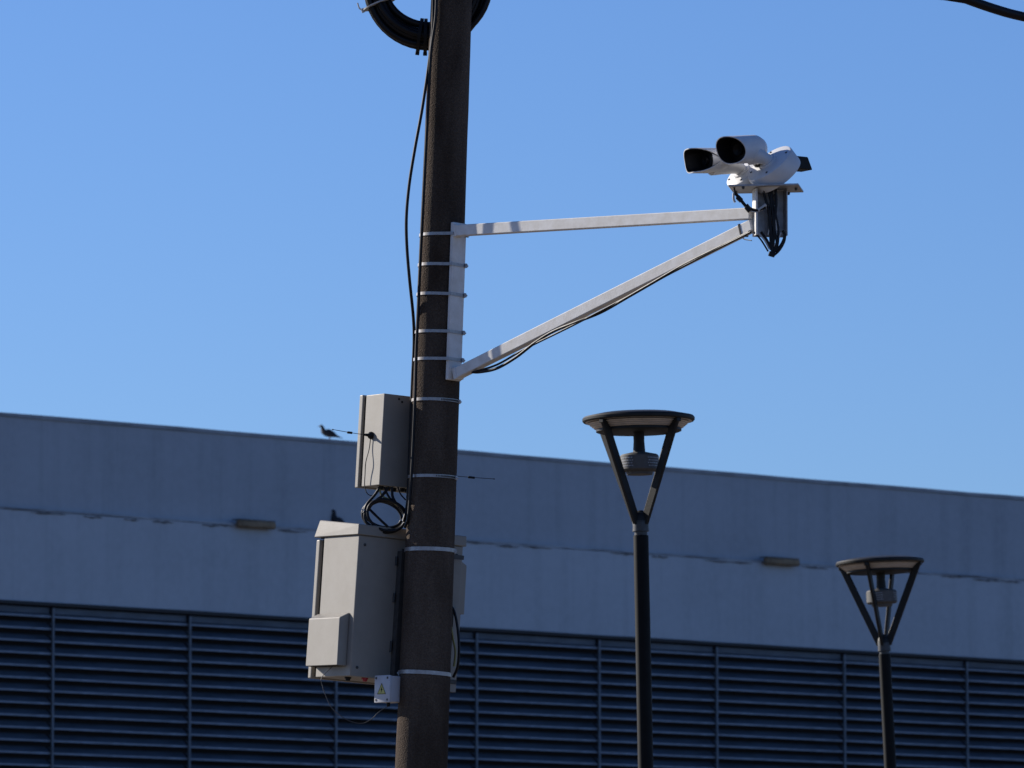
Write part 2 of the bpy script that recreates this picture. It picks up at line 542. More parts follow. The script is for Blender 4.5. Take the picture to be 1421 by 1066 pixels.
def hull(pts):
    pts = sorted(set(pts))
    def half(seq):
        h = []
        for p in seq:
            while len(h) > 1 and (h[-1][0] - h[-2][0]) * (p[1] - h[-2][1]) - (h[-1][1] - h[-2][1]) * (p[0] - h[-2][0]) <= 0: h.pop()
            h.append(p)
        return h
    a, b = half(pts), half(pts[::-1])
    return a[:-1] + b[:-1]
def strap(py, label, kind, h=.0165, buckle_deg=None):
    z = pole_z(py)
    r = pole_r(z) * 1.008
    pts = [(r * math.cos(2 * math.pi * k / 56), r * math.sin(2 * math.pi * k / 56)) for k in range(56)]
    if kind == 'plate':
        for s in (-1, 1):
            for t in (.0, .0235):
                q = plate_off * (r + t) + ptan * (s * .0495)
                pts.append((q.x, q.y))
    hl = hull(pts)
    n = len(hl)
    def off(o):
        out = []
        for i in range(n):
            p0, p1, p2 = Vector(hl[i - 1]), Vector(hl[i]), Vector(hl[(i + 1) % n])
            t = (p2 - p0).normalized()
            out.append(p1 + Vector((t.y, -t.x)) * o)
        return out
    i0, o0 = off(.001), off(.0035)
    M = M_PO @ T((0, 0, z))
    st = thing('steel_strap', label, 'strap', M, 'steel straps round the pole')
    bm = nb()
    tl = random.uniform(-.02, .02)
    rings = []
    for pts_, dz in ((i0, -h / 2), (o0, -h / 2), (o0, h / 2), (i0, h / 2)):
        rings.append([bm.verts.new((p.x, p.y, dz + p.x * tl)) for p in pts_])
    for k in range(4):
        a_, c_ = rings[k], rings[(k + 1) % 4]
        for i in range(n): bm.faces.new((a_[i], a_[(i + 1) % n], c_[(i + 1) % n], c_[i]))
    build('band', bm, M_STEEL, st)
    # the buckle and, on the worm clamps, the screw housing
    ang = R(buckle_deg if buckle_deg is not None else -8)
    c = Vector((math.cos(ang), math.sin(ang), 0))
    best = max(o0, key=lambda p: p.x * c.x + p.y * c.y)
    rad = Vector((best.x, best.y, 0)).dot(c)
    F = frame(Vector((best.x, best.y, 0)) + c * .001, c, Vector((-c.y, c.x, 0)), Vector((0, 0, 1)))
    bm = nb()
    box(bm, (-.006, -.014, -h * .66), (.004, .014, h * .66), F, .0015)
    lathe(bm, [(.0045, -.016), (.0045, .016)], 10, F @ T((.004, 0, 0)) @ Matrix.Rotation(R(90), 4, 'X'))
    build('buckle', bm, M_GALV, st)
    return st
strap(328, 'highest steel strap, just under the foot of the upper bracket arm', 'plate', buckle_deg=-14)
strap(370, 'second steel strap from the top, over the pale bracket plate', 'plate', buckle_deg=-10)
strap(411, 'third steel strap from the top, halfway up the bracket plate', 'plate', buckle_deg=-12)
strap(463, 'fourth steel strap from the top, over the lower part of the bracket plate', 'plate', buckle_deg=-12)
strap(501, 'steel strap just above the foot of the sloping lower bracket arm', 'plate', buckle_deg=-14)
def worm_teeth(st, py, d0, d1):
    z = 0; r = pole_r(pole_z(py)) * 1.008 + .0042
    bm = nb()
    k = d0
    while k < d1:
        a_ = R(k); c = Vector((math.cos(a_), math.sin(a_), 0))
        box(bm, (-.001, -.0022, -.005), (.0016, .0022, .005), frame(c * r, c, Vector((-c.y, c.x, 0)), Vector((0, 0, 1))))
        k += 3.6
    build('worm_thread', bm, M_SCREW, st, smooth=0)
worm_teeth(strap(557, 'steel strap round the bare pole beside the top of the small grey box', 'bare', buckle_deg=-16), 557, -75, -24)
worm_teeth(strap(663, 'steel strap round the pole beside the foot of the small grey box', 'bare', buckle_deg=-18), 663, -80, -26)
strap(764, 'steel strap round the pole level with the lid of the big cabinet', 'bare', .021, buckle_deg=-2)
strap(935, 'lowest steel strap, round the pole level with the junction box', 'bare', .021, buckle_deg=170)

# ------------------------------------------------------------------ enclosures behind the pole
def enc_frame(py_bottom, beta, lean, gap):
    """origin: on the back plane, in line with the pole axis, at the bottom row; x along the back, y into the box, z up"""
    c = pole_c(py_bottom)
    z = Vector((math.sin(lean), 0, math.cos(lean)))
    b = Vector((math.sin(beta), -math.cos(beta), 0))
    x = (b.cross(z) * -1)
    x = z.cross(b).normalized()
    if x.x < 0: x = -x
    y = z.cross(x).normalized()
    o = c + y * (pole_r(pole_z(py_bottom)) + gap)
    return frame(o, x, y, z)
BETA = R(33)
# big cabinet
CM = enc_frame(945, BETA, R(3.5), .050)
cab = thing('equipment_cabinet', 'large pale beige equipment cabinet with a sloping lid strapped behind the pole', 'cabinet', CM)
XL, XR, CH, CT = -.358, .312, .765, .437
bm = nb(); box(bm, (XL, 0, 0), (XR, .362, CH), bev=.005, seg=2); build('housing', bm, M_CAB, cab, smooth=20)
bm = nb(); box(bm, (XL + .018, .3625, .01), (XR - .018, .4015, CH - .01)); build('gasket', bm, M_BLACK, cab)
bm = nb(); box(bm, (XL - .004, .402, -.005), (XR + .004, .437, CH - .012), bev=.006, seg=2); dr = build('door', bm, M_CAB, cab, smooth=20)
bm = nb(); box(bm, (.20, .438, .36), (.225, .462, .46), bev=.004); build('handle', bm, M_BLACK, dr)
bm = nb()
o = .014
hexa(bm, [(XL - o, -o, CH + .001), (XR + o, -o, CH + .001), (XR + o, CT + .012, CH + .001), (XL - o, CT + .012, CH + .001),
          (XL - o + .002, -o + .002, CH + .058), (XR + o - .002, -o + .002, CH + .058), (XR + o - .012, CT - .03, CH + .095), (XL - o + .006, CT - .03, CH + .095)], .004)
build('lid', bm, M_CAB, cab, smooth=20)
bm = nb(); box(bm, (XL + .01, .01, CH - .006), (XR - .01, CT - .02, CH + .0005)); build('lid_seam', bm, M_BLACK, cab)
def vent(sx, x0, y0, y1, z0, z1):
    p = .058
    b = nb()
    hexa(b, [(x0, y0, z0), (x0 + sx * p, y0, z0), (x0 + sx * p, y1, z0), (x0, y1, z0),
             (x0, y0, z1), (x0 + sx * p, y0 + .004, z1 - .032), (x0 + sx * p, y1 - .004, z1 - .032), (x0, y1, z1)], .003)
    v_ = build('vent_cover', b, M_CAB, cab, smooth=20)
    b = nb()
    for k in range(9):
        yy = y0 + .03 + (y1 - y0 - .06) * k / 8
        box(b, (min(x0 + sx * .006, x0 + sx * .05), yy - .007, z0 - .002), (max(x0 + sx * .006, x0 + sx * .05), yy + .007, z0 + .001))
    build('vent_slots', b, M_BLACK, v_, smooth=0)
vent(-1, XL - .001, .045, .375, .055, .345)
vent(1, XR + .001, .04, .33, .40, .70)
for xr, z0, z1 in ((-.085, .0, .70), (.27, -.035, .42)):
    bm = nb()
    box(bm, (xr - .022, -.046, z0), (xr + .022, -.042, z1)); box(bm, (xr - .022, -.042, z0), (xr - .018, -.001, z1)); box(bm, (xr + .018, -.042, z0), (xr + .022, -.001, z1))
    build('mounting_rail', bm, M_RAIL if xr < 0 else M_CAB, cab, smooth=0)
for z in (.02, .70):
    bm = nb(); box(bm, (-.11, -.0495, z - .012), (.29, -.0465, z + .012), bev=.002); build('cross_bar', bm, M_RAIL, cab, smooth=0)
for k, (x, z, h) in enumerate(((-.16, .15, .06), (-.16, .42, .05), (-.16, .62, .05))):
    bm = nb(); lathe(bm, [(.007, 0), (.007, h)], 12, T((-.116, -.009, z))); build('hinge_pin', bm, M_SCREW, cab)
for (x, y, m, w) in ((-.31, .10, M_BLACK, .030), (-.245, .03, M_RED, .030), (-.05, .1, M_BLACK, .025), (.06, .16, M_BLACK, .022)):
    bm = nb(); lathe(bm, [(w * .62, 0), (w * .62, -.008), (w * .45, -.009), (w * .40, -.02)], 14, T((x, y, -.0005))); build('cable_gland', bm, m, cab)
for sx in (XL + .04, XR - .04):
    for z in (.05, CH - .05):
        bm = nb(); lathe(bm, [(.008, 0), (.008, .003), (.005, .005)], 10, axis_frame((sx, -.0005, z), (0, -1, 0))); build('bolt', bm, M_SCREW, cab)

# small box
BM = enc_frame(677, BETA, R(3.0), .022)
sb = thing('small_enclosure', 'small pale grey steel box strapped high behind the pole above the cabinet', 'enclosure', BM)
BX, BXR, BH = -.243, .215, .500
bm = nb(); box(bm, (BX, 0, 0), (BXR, .186, BH), bev=.004, seg=2); build('housing', bm, M_CAB, sb, smooth=20)
bm = nb(); box(bm, (BX + .012, .1865, .008), (BXR - .012, .2155, BH - .008)); build('gasket', bm, M_BLACK, sb)
bm = nb(); box(bm, (BX - .004, .216, -.004), (BXR + .004, .25, BH + .004), bev=.005, seg=2); build('door', bm, M_CAB, sb, smooth=20)
for (x, z) in ((BX + .095, BH - .022), (BX + .115, BH - .036)):
    bm = nb(); lathe(bm, [(.006, 0), (.006, .002)], 10, axis_frame((x, -.001, z), (0, -1, 0))); build('screw_hole', bm, M_BLACK, sb)
for z in (.06, .43):
    bm = nb(); box(bm, (-.04, -.021, z - .018), (.06, -.0015, z + .018), bev=.002); build('mounting_bracket', bm, M_RAIL, sb, smooth=0)
for (x, y) in ((-.2, .05), (-.15, .06), (-.10, .08), (-.07, .04), (-.03, .06)):
    bm = nb(); lathe(bm, [(.014, 0), (.014, -.012), (.010, -.02)], 12, T((x, y, -.0005))); build('cable_gland', bm, M_BLACK, sb)

def antenna(base_local, d_local, label, L):
    base = BM @ Vector(base_local)
    d = (BM.to_3x3() @ Vector(d_local)).normalized()
    M = axis_frame(base, d)
    an = thing('whip_antenna', label, 'antenna', M, 'whip antennas on the small box')
    bm = nb(); lathe(bm, [(.020, .0005), (.021, .006), (.018, .016), (.009, .024), (.007, .040), (.004, .055), (.003, .058)], 20); build('magnetic_base', bm, M_BLACK, an)
    bm = nb(); tube(bm, [(0, 0, .05), (0, .002, L * .5), (.002, .008, L)], .0017, 6, 6); build('whip', bm, M_BLACK, an)
    bm = nb(); lathe(bm, [(.003, L * .50), (.0065, L * .51), (.0065, L * .62), (.003, L * .63)], 10, T((0, .002, 0))); build('loading_coil', bm, M_BLACK, an)
    bm = nb(); lathe(bm, [(.002, L - .004), (.004, L), (.002, L + .005)], 8, T((.002, .008, 0))); build('tip', bm, M_BLACK, an)
    return an
antenna((BX - .0005, .105, .275), (-1, 0, -.0), 'black whip antenna stuck to the sunlit side of the small box', .25)
antenna((BXR + .0005, .10, .105), (1, 0, -.0), 'black whip antenna poking out to the right behind the pole', .34)

def cable(name, label, pts, r, mat=M_CABLE, seg=8, n=8, group=None, cat='cable'):
    pts = [Vector(p) for p in pts]
    bm = nb(); tube(bm, pts, r, seg, n)
    o = build(name, bm, mat, None, T(pts[-1]), world=True, smooth=60)
    return tag(o, label, cat, group)
Bp = lambda x, y, z: BM @ Vector((x, y, z))
cable('antenna_cable', 'thin black lead running from the antenna base down the small box',
      [Bp(BX - .008, .105, .26), Bp(BX - .01, .11, .20), Bp(BX - .022, .117, .13), Bp(BX - .018, .125, .06), Bp(BX - .016, .125, .0), Bp(BX - .01, .10, -.045), Bp(BX + .02, .075, -.052), Bp(BX + .035, .05, -.02)], .0026, n=8)
# the coil of spare cable under the small box
co = P(534, 714, Y0 + .06)
coil = thing('cable_coil', 'black cables looped in a coil under the small box', 'cable coil', T(co))
def loop_pts(cx, cy, ax, ay, rot, ph0, ph1, y0, y1, n=26):
    out = []
    for k in range(n + 1):
        a_ = ph0 + (ph1 - ph0) * k / n
        x, y = ax * math.cos(a_), ay * math.sin(a_)
        out.append(P(cx + x * math.cos(rot) - y * math.sin(rot), cy + x * math.sin(rot) + y * math.cos(rot), y0 + (y1 - y0) * k / n))
    return out
for (cx, cy, ax, ay, rot, r, dy) in ((533, 716, 30, 20, .18, .008, .0), (531, 714, 27, 17, .32, .0075, .016), (535, 717, 29, 22, .05, .008, -.016), (530, 716, 28, 20, .25, .007, .03), (536, 715, 27, 21, .42, .0075, -.03)):
    bm = nb(); tube(bm, loop_pts(cx, cy, ax, ay, rot, 0, 6.20, Y0 + .05 + dy, Y0 + .056 + dy), r, 8, 2)
    build('cable_loop', bm, M_CABLE, coil, world=True, smooth=60)
for pts, r, m in (([(527, 676), (520, 687), (509, 700), (505, 712)], .0075, M_CABLE), ([(533, 676), (540, 690), (553, 704), (562, 716)], .006, M_CABLE),
                  ([(540, 676), (530, 688), (516, 700), (506, 716)], .008, M_CABLE), ([(544, 676), (545, 690), (553, 703), (563, 712)], .008, M_CABLE),
                  ([(526, 676), (530, 688), (542, 694), (552, 702)], .005, M_YELLOWCABLE), ([(552, 676), (556, 686), (563, 694)], .004, M_CABLE),
                  ([(511, 705), (522, 716), (538, 731)], .007, M_CABLE)):
    bm = nb(); tube(bm, [P(x, y, Y0 + .05 - .004 * k) for k, (x, y) in enumerate(pts)], r, 8, 6)
    build('cable_tail', bm, m, coil, world=True, smooth=60)
for (x, y) in ((504, 708), (560, 722)):
    bm = nb(); box(bm, (-.016, -.03, -.006), (.016, .03, .006), T(P(x, y, Y0 + .05)) @ Matrix.Rotation(.5, 4, 'Y') @ Matrix.Scale(.6, 4), .001); build('cable_tie', bm, M_GREYCABLE, coil, world=True)

# junction box
JB = R(45)
jz = Vector((math.sin(R(1.0)), 0, math.cos(R(1.0))))
jb = Vector((math.sin(JB), -math.cos(JB), 0)); jx = jz.cross(-jb).normalized() * -1
jx = Vector((math.cos(JB), math.sin(JB), 0)); jx = (jx - jz * jx.dot(jz)).normalized(); jy = jz.cross(jx)
JM = frame(P(540.5, 974, Y0 - .10), jx, jy, jz)
jbx = thing('junction_box', 'small pale plastic junction box with a yellow warning triangle beside the pole', 'junction box', JM)
bm = nb(); box(bm, (.012, 0, 0), (.112, .112, .142), bev=.006, seg=2); build('housing', bm, M_JBOX, jbx, smooth=20)
bm = nb(); box(bm, (-.006, -.003, -.003), (.0115, .115, .145), bev=.005, seg=2); lidj = build('lid', bm, M_JBOX, jbx)
for y in (.012, .100):
    for z in (.012, .130):
        bm = nb(); lathe(bm, [(.0065, 0), (.0065, .0015)], 10, axis_frame((-.0062, y, z), (-1, 0, 0))); build('lid_screw', bm, M_SCREW, lidj)
FL = frame(Vector((-.0066, .056, .068)), Vector((0, -1, 0)), Vector((0, 0, 1)), Vector((-1, 0, 0)))
bm = nb(); prism(bm, [(-.033, -.0255), (.033, -.0255), (.0, .034)], 0, .0008, FL); wt = build('warning_triangle', bm, M_YELLOW, jbx, smooth=0)
bm = nb()
prism(bm, [(.004, .018), (-.008, -.004), (-.001, -.003), (-.006, -.020), (.009, .002), (.002, .001)], .0010, .0016, FL)
for a_, c_ in (((-.031, -.024), (.031, -.024)), ((.031, -.024), (.0, .032)), ((.0, .032), (-.031, -.024))):
    A, B = Vector(a_), Vector(c_); d = (B - A).normalized(); nrm = Vector((-d.y, d.x)) * .0012
    prism(bm, [tuple(A - nrm), tuple(B - nrm), tuple(B + nrm), tuple(A + nrm)], .0010, .0016, FL)
build('warning_symbol', bm, M_BLACK, jbx, smooth=0)
bm = nb(); box(bm, (.1125, -.012, -.02), (.1185, .03, .165), bev=.002); build('back_flange', bm, M_GALV, jbx, smooth=0)
bm = nb(); lathe(bm, [(.010, 0), (.010, -.016), (.007, -.022)], 12, T((.04, .05, -.0005))); build('cable_gland', bm, M_BLACK, jbx)
Jp = lambda x, y, z: JM @ Vector((x, y, z))
cable('drop_cable', 'thin grey cable drooping from the junction box to the cabinet underside',
      [CM @ Vector((-.385, .15, .05)), P(446.5, 940, Y0 + .06), P(447, 950, Y0 + .05), P(451, 963, Y0 + .03), P(461, 983, Y0 - .0), P(480, 998, Y0 - .05), P(500, 1004, Y0 - .07), P(514, 999, Y0 - .08), P(526, 988, Y0 - .08), Jp(.04, .05, -.02)], .0018, M_THIN)

# cable that bows out on the right of the pole
cable('side_cable', 'black cable bowing out from behind the right side of the pole', [P(622, 838, Y0 + .06), P(630, 848, Y0 + .05), P(635, 872, Y0 + .04), P(637, 900, Y0 + .03), P(635, 925, Y0 + .04), P(629, 940, Y0 + .06)], .0075)
cable('earth_wire', 'yellow earth wire behind the right side of the pole', [P(626, 870, Y0 + .10), P(629, 888, Y0 + .10), P(632, 905, Y0 + .10), P(630, 925, Y0 + .10)], .006, M_YELLOWCABLE)
# the cables down the left side
cable('hanging_cable', 'black cable hanging loosely in a bow on the left of the pole',
      [P(601, -40, Y0 - .09), P(601, 30, Y0 - .10), P(596, 82, Y0 - .10), P(586, 150, Y0 - .10), P(576, 205, Y0 - .10), P(568, 255, Y0 - .10), P(564, 300, Y0 - .10), P(564.5, 340, Y0 - .09), P(568, 385, Y0 - .08), P(573.5, 440, Y0 - .03), P(574.5, 475, Y0 + .01), P(572.5, 520, Y0 + .02), P(570.5, 570, Y0 + .02), P(568, 640, Y0 + .02), P(565, 700, Y0 + .02), P(560, 724, Y0 + .0)], .0085)
cable('pole_cable', 'black cable clinging to the left edge of the pole',
      [P(606, -40, Y0 - .13), P(605, 20, Y0 - .13), P(598, 75, Y0 - .11), P(594, 150, Y0 - .105), P(590, 230, Y0 - .105), P(586.5, 300, Y0 - .092), P(583, 370, Y0 - .09), P(580, 440, Y0 - .092), P(578, 480, Y0 - .10), P(576.5, 540, Y0 - .10), P(574, 600, Y0 - .10), P(571, 660, Y0 - .10), P(567, 715, Y0 - .08), P(562, 732, Y0 - .04)], .0085)

# the thick coil of cable at the top
rc = P(592.5, -19, Y0 + .24)
RC = frame(rc, Vector((1, 0, 0)), Vector((0, 0, 1)), Vector((0, -1, 0)))
ring = thing('duct_coil', 'thick coil of black cable hung behind the top of the pole', 'cable coil', RC)
bm = nb()
cells = []
for i in range(-2, 3):
    for j in range(-2, 3):
        x, y = (i + .5 * (j % 2)) * .034, j * .030
        if math.hypot(x, y) < .068: cells.append((x, y))
random.shuffle(cells)
for (dr_, dy_) in cells:
    ph = random.uniform(0, 6.28)
    ex, ey = random.uniform(-.006, .006), random.uniform(-.006, .006)
    pts = []
    for k in range(49):
        a_ = 2 * math.pi * k / 48
        rr = 71 * S * 1.006 + dr_ * (1 + .08 * math.sin(2 * a_ + ph)) + .004 * math.sin(3 * a_ + ph)
        pts.append(Vector((rr * math.cos(a_) + ex, rr * math.sin(a_) + ey, dy_ + .006 * math.sin(2 * a_ + ph))))
    tube(bm, pts, .0185, 8, 1, cap=False)
build('cable_turns', bm, M_CABLE, ring, smooth=70)
for ang, m in ((201, M_GREYCABLE), (262, M_BLACK), (300, M_BLACK), (268.5, M_BLACK), (20, M_BLACK), (110, M_BLACK)):
    a_ = R(ang)
    F = frame(Vector((math.cos(a_), math.sin(a_), 0)) * 71 * S, Vector((math.cos(a_), math.sin(a_), 0)), Vector((0, 0, 1)), Vector((math.sin(a_), -math.cos(a_), 0)))
    bm = nb()
    hw = .0035 if m is M_GREYCABLE else .009
    lathe(bm, [(.094, -hw), (.097, -hw), (.097, hw), (.094, hw)], 28, F)
    box(bm, (.09, -.012, -.011), (.108, .012, .011), F, .002)
    if ang == 201: tube(bm, [F @ Vector((.10, 0, 0)), F @ Vector((.113, .0, .02)), F @ Vector((.112, .0, .05))], .004, 6, 4)
    build('tie', bm, m, ring)

# ------------------------------------------------------------------ cameras on the bracket end
EY = YE
SE = (EY + .25) / F_PX
CYW = R(-10)
n_open = Vector((-math.sin(CYW), -math.cos(CYW), 0))       # channel opens to the front left
c_x = Vector((math.cos(CYW), -math.sin(CYW), 0))
colp = P(1069, 328, EY)
KM = frame(colp, c_x, -n_open, Vector((0, 0, 1)))
stand = thing('camera_stand', 'short steel channel with a top plate at the end of the bracket arms', 'stand', KM)
hh = 66 * SE
hw = .077
bm = nb(); box(bm, (-hw, .035, 0), (hw, .040, hh - .002)); build('web', bm, M_GALV, stand, smooth=0)
bm = nb(); box(bm, (-hw - .010, -.05, 0), (-hw, .0405, hh - .002), bev=.0015); build('flange', bm, M_BRACKET, stand, smooth=0)
bm = nb(); box(bm, (hw, -.045, 0), (hw + .006, .0405, hh - .002), bev=.0015); build('flange', bm, M_GALV, stand, smooth=0)
bm = nb(); box(bm, (-.022, .010, 0), (-.018, .0345, hh * .55)); box(bm, (.02, -.02, hh * .0), (.024, .0345, hh * .9)); build('stiffener', bm, M_GALV, stand, smooth=0)
bm = nb(); box(bm, (-.205, -.130, hh), (.160, .150, hh + .010), Matrix.Rotation(R(-18), 4, 'Z'), bev=.002); build('top_plate', bm, M_GALV, stand, smooth=0)
for x in (-.16, .12):
    for y in (-.08, .1):
        bm = nb(); lathe(bm, [(.008, 0), (.008, -.006), (.005, -.014)], 8, T((x, y, hh - .0005))); build('bolt', bm, M_SCREW, stand)

def bullet(label, front_px, Yf, fdir, Rr, L, ext, drum_c, drum_d, drum_r, drum_t, side, sq, spow, group='cameras on the bracket'):
    """bullet camera: sunshield round a body, on an elbow neck and a round base"""
    fdir = Vector(fdir).normalized()
    fc = P(*front_px, Yf)
    dd = Vector(drum_d).normalized()
    dc = P(drum_c[0], drum_c[1], drum_c[2])
    base = dc - dd * drum_t
    o = thing('security_camera', label, 'security camera', T(base), group)
    z0 = Vector((0, 0, 1)); x = fdir; z = (z0 - x * x.dot(z0)).normalized(); y = z.cross(x)
    F = frame(fc, x, y, z)      # x forward, origin at the mouth
    def shell(r0, r1, xb, seg=36, exts=ext):
        b = nb(); rings = [[], [], [], []]
        for k in range(seg):
            a_ = 2 * math.pi * k / seg
            # rounded-square section
            m = 1.0 / (abs(math.cos(a_)) ** sq + abs(math.sin(a_)) ** sq) ** (1 / sq)
            xf = exts * math.sin(a_) * .8 - side * max(0.0, math.cos(a_)) ** spow
            for q, (rr, xx) in enumerate(((r0, xf), (r1, xf), (r1, xb), (r0, xb))):
                rings[q].append(b.verts.new(F @ Vector((xx, rr * m * math.cos(a_), rr * m * math.sin(a_)))))
        for q in range(4):
            p_, s_ = rings[q], rings[(q + 1) % 4]
            for k in range(seg): b.faces.new((p_[k], p_[(k + 1) % seg], s_[(k + 1) % seg], s_[k]))
        return b
    build('sunshield', shell(Rr, Rr - .004, -L), M_WHITE, o, world=True, smooth=50)
    build('hood_lining', shell(Rr - .0045, Rr - .007, -.15), M_BLACK, o, world=True, smooth=50)
    b = nb()
    FX = F @ Matrix.Rotation(R(90), 4, 'Y')
    lathe(b, [(Rr * .93, -.105), (Rr * .93, -L + .01), (Rr * 1.0, -L), (Rr * .97, -L - .02), (Rr * .82, -L - .05), (Rr * .5, -L - .068), (.01, -L - .073)], 32, FX)
    bd = build('body', b, M_WHITE, o, world=True)
    b = nb(); lathe(b, [(Rr * .90, -.1045), (Rr * .90, -.098), (.02, -.097)], 32, FX); fr = build('front_glass', b, M_GLASS, o, world=True)
    b = nb(); lathe(b, [(Rr * .42, -.0965), (Rr * .40, -.084), (Rr * .33, -.085), (.005, -.090)], 24, FX); build('lens', b, M_GLASS, fr, world=True)
    # neck from the base to the rear of the body
    rear = F @ Vector((-L * .80, 0, -Rr * .55))
    b = nb(); mid = dc + dd * .05
    tube(b, [dc - dd * .002, dc + dd * .025, mid * .6 + rear * .4, rear], lambda t: .043 - .012 * math.sin(min(1, t * 1.6) * math.pi) , 20, 5)
    build('neck', b, M_WHITE, o, world=True, smooth=60)
    b = nb(); A = axis_frame(dc, dd)
    lathe(b, [(drum_r * .985, -drum_t), (drum_r, -drum_t + .006), (drum_r, -.010), (drum_r * .97, -.002), (drum_r * .92, .001), (.05, .004), (.046, .012)], 40, A)
    bs = build('base', b, M_WHITE, o, world=True)
    for k in range(4):
        a_ = R(35 + 90 * k)
        b = nb(); lathe(b, [(.0065, .0), (.0065, .003)], 10, A @ T((drum_r * .80 * math.cos(a_), drum_r * .80 * math.sin(a_), .0022))); build('base_screw', b, M_SCREW, bs, world=True)
    for xx, a_ in ((-.06, 120), (-.17, 110), (-.20, 175), (-.14, 215)):
        rr = Rr * 1.0 / (abs(math.cos(R(a_))) ** sq + abs(math.sin(R(a_))) ** sq) ** (1 / sq)
        dirl = Vector((0, math.cos(R(a_)), math.sin(R(a_))))
        b = nb(); lathe(b, [(.0055, -.001), (.0055, .002)], 10, F @ axis_frame(Vector((xx, 0, 0)) + dirl * rr, dirl)); build('shield_screw', b, M_SCREW, o, world=True)
    return o
bullet('white bullet camera nearest the viewer with a dark round mouth and a big round base', (1010.5, 208.5), EY - .17, (-.58, -.78, -.14), .073, .225, .030,
       (1067, 226, EY - .03), (-.58, -.42, .70), .138, .092, .055, 2.4, 1.6)
bullet('white bullet camera pointing far left behind the nearer camera', (957.5, 223), EY - .03, (-.90, -.43, -.06), .064, .15, .010,
       (1030, 239, EY + .13), (-.60, -.45, .66), .104, .045, .150, 4.0, 2.4)
# a third unit facing away on the far side
tm = thing('rear_camera', 'black box camera pointing away to the right behind the big round base', 'security camera', T(P(1095, 250, EY + .12)), 'cameras on the bracket')
fd = Vector((.83, .56, 0)); z = Vector((0, 0, 1)); yv = z.cross(fd)
F = frame(P(1120, 229.5, EY + .20), fd, yv, z)
bm = nb(); hexa(bm, [F @ Vector(p) for p in ((-.17, -.05, -.033), (.0, -.05, -.030), (.0, .05, -.030), (-.17, .05, -.033), (-.17, -.05, .036), (-.03, -.05, .036), (-.03, .05, .036), (-.17, .05, .036))], .004)
build('hood', bm, M_BLACK, tm, world=True)
bm = nb(); lathe(bm, [(.038, -.175), (.040, -.17), (.040, -.32), (.03, -.335)], 24, F @ Matrix.Rotation(R(90), 4, 'Y')); build('body', bm, M_BLACK, tm, world=True)
bm = nb(); tube(bm, [F @ Vector((-.24, 0, -.03)), F @ Vector((-.25, 0, -.08)), F @ Vector((-.25, 0, -.115))], .02, 12, 4); build('neck', bm, M_BLACK, tm, world=True)

# wiring of the cameras
wr = thing('camera_wiring', 'tangle of black camera leads hanging through the steel channel', 'wiring', T(P(1072, 345, EY - .03)))
def px_path(pts, y): return [P(p[0], p[1], y + (p[2] if len(p) > 2 else 0)) for p in pts]
for pts, r, m in (
    ([(1058, 262), (1062, 276), (1066, 290), (1069, 310), (1072, 335), (1072, 352)], .007, M_CABLE),
    ([(1064, 258), (1070, 280), (1073, 305), (1074, 330), (1071, 350)], .007, M_CABLE),
    ([(1076, 258), (1077, 285), (1074, 315), (1078, 335), (1074, 348)], .0075, M_CABLE),
    ([(1068, 262), (1076, 296), (1080, 318), (1079, 340), (1072, 354)], .006, M_CABLE),
    ([(1072, 260), (1068, 300), (1069, 325), (1070, 347)], .007, M_CABLE),
    ([(1070, 352), (1079, 346), (1086, 336), (1089, 326), (1086, 320)], .007, M_CABLE),
    ([(1072, 356), (1081, 348), (1088, 336), (1090, 325)], .006, M_CABLE),
    ([(1046, 322), (1056, 333), (1066, 349)], .0045, M_CABLE),
    ([(1050, 322), (1060, 332), (1068, 346)], .0045, M_GREYCABLE),
    ([(1056, 322), (1064, 333), (1069, 344)], .007, M_CABLE),
    ([(1084, 323), (1079, 334), (1072, 344)], .004, M_GREYCABLE),
    ([(1062, 283), (1066, 294), (1068, 312), (1066, 326)], .0035, M_GREYCABLE),
    ([(1075, 285), (1076, 300), (1078, 320)], .0035, M_GREYCABLE)):
    bm = nb(); tube(bm, px_path(pts, EY - .04), r, 8, 6); build('lead', bm, m, wr, world=True, smooth=60)
for pts, r, m in (([(1019, 258), (1019.5, 266), (1021, 270)], .005, M_CABLE), ([(1020, 268), (1026, 275), (1034, 285), (1041, 291)], .0085, M_BLACK),
                  ([(1018, 268), (1018, 276), (1020, 281)], .006, M_GREYCABLE), ([(1036, 284), (1042, 290), (1052, 292), (1062, 287)], .008, M_CABLE), ([(1040, 293), (1050, 294), (1058, 291)], .004, M_GREYCABLE),
                  ([(1052, 292), (1058, 288), (1063, 284)], .009, M_GREYCABLE), ([(1060, 262), (1061, 273), (1064, 284)], .0035, M_CABLE)):
    bm = nb(); tube(bm, px_path(pts, EY - .06), r, 8, 6); build('connector_lead', bm, m, wr, world=True, smooth=60)
for (x, y, rt) in ((1038, 290, .9), (1071, 353, .3), (1026, 276, .8)):
    bm = nb(); box(bm, (-.017, -.014, -.012), (.017, .014, .012), T(P(x, y, EY - .06)) @ Matrix.Rotation(rt, 4, 'Y'), .003)
    build('connector', bm, M_BLACK, wr, world=True)
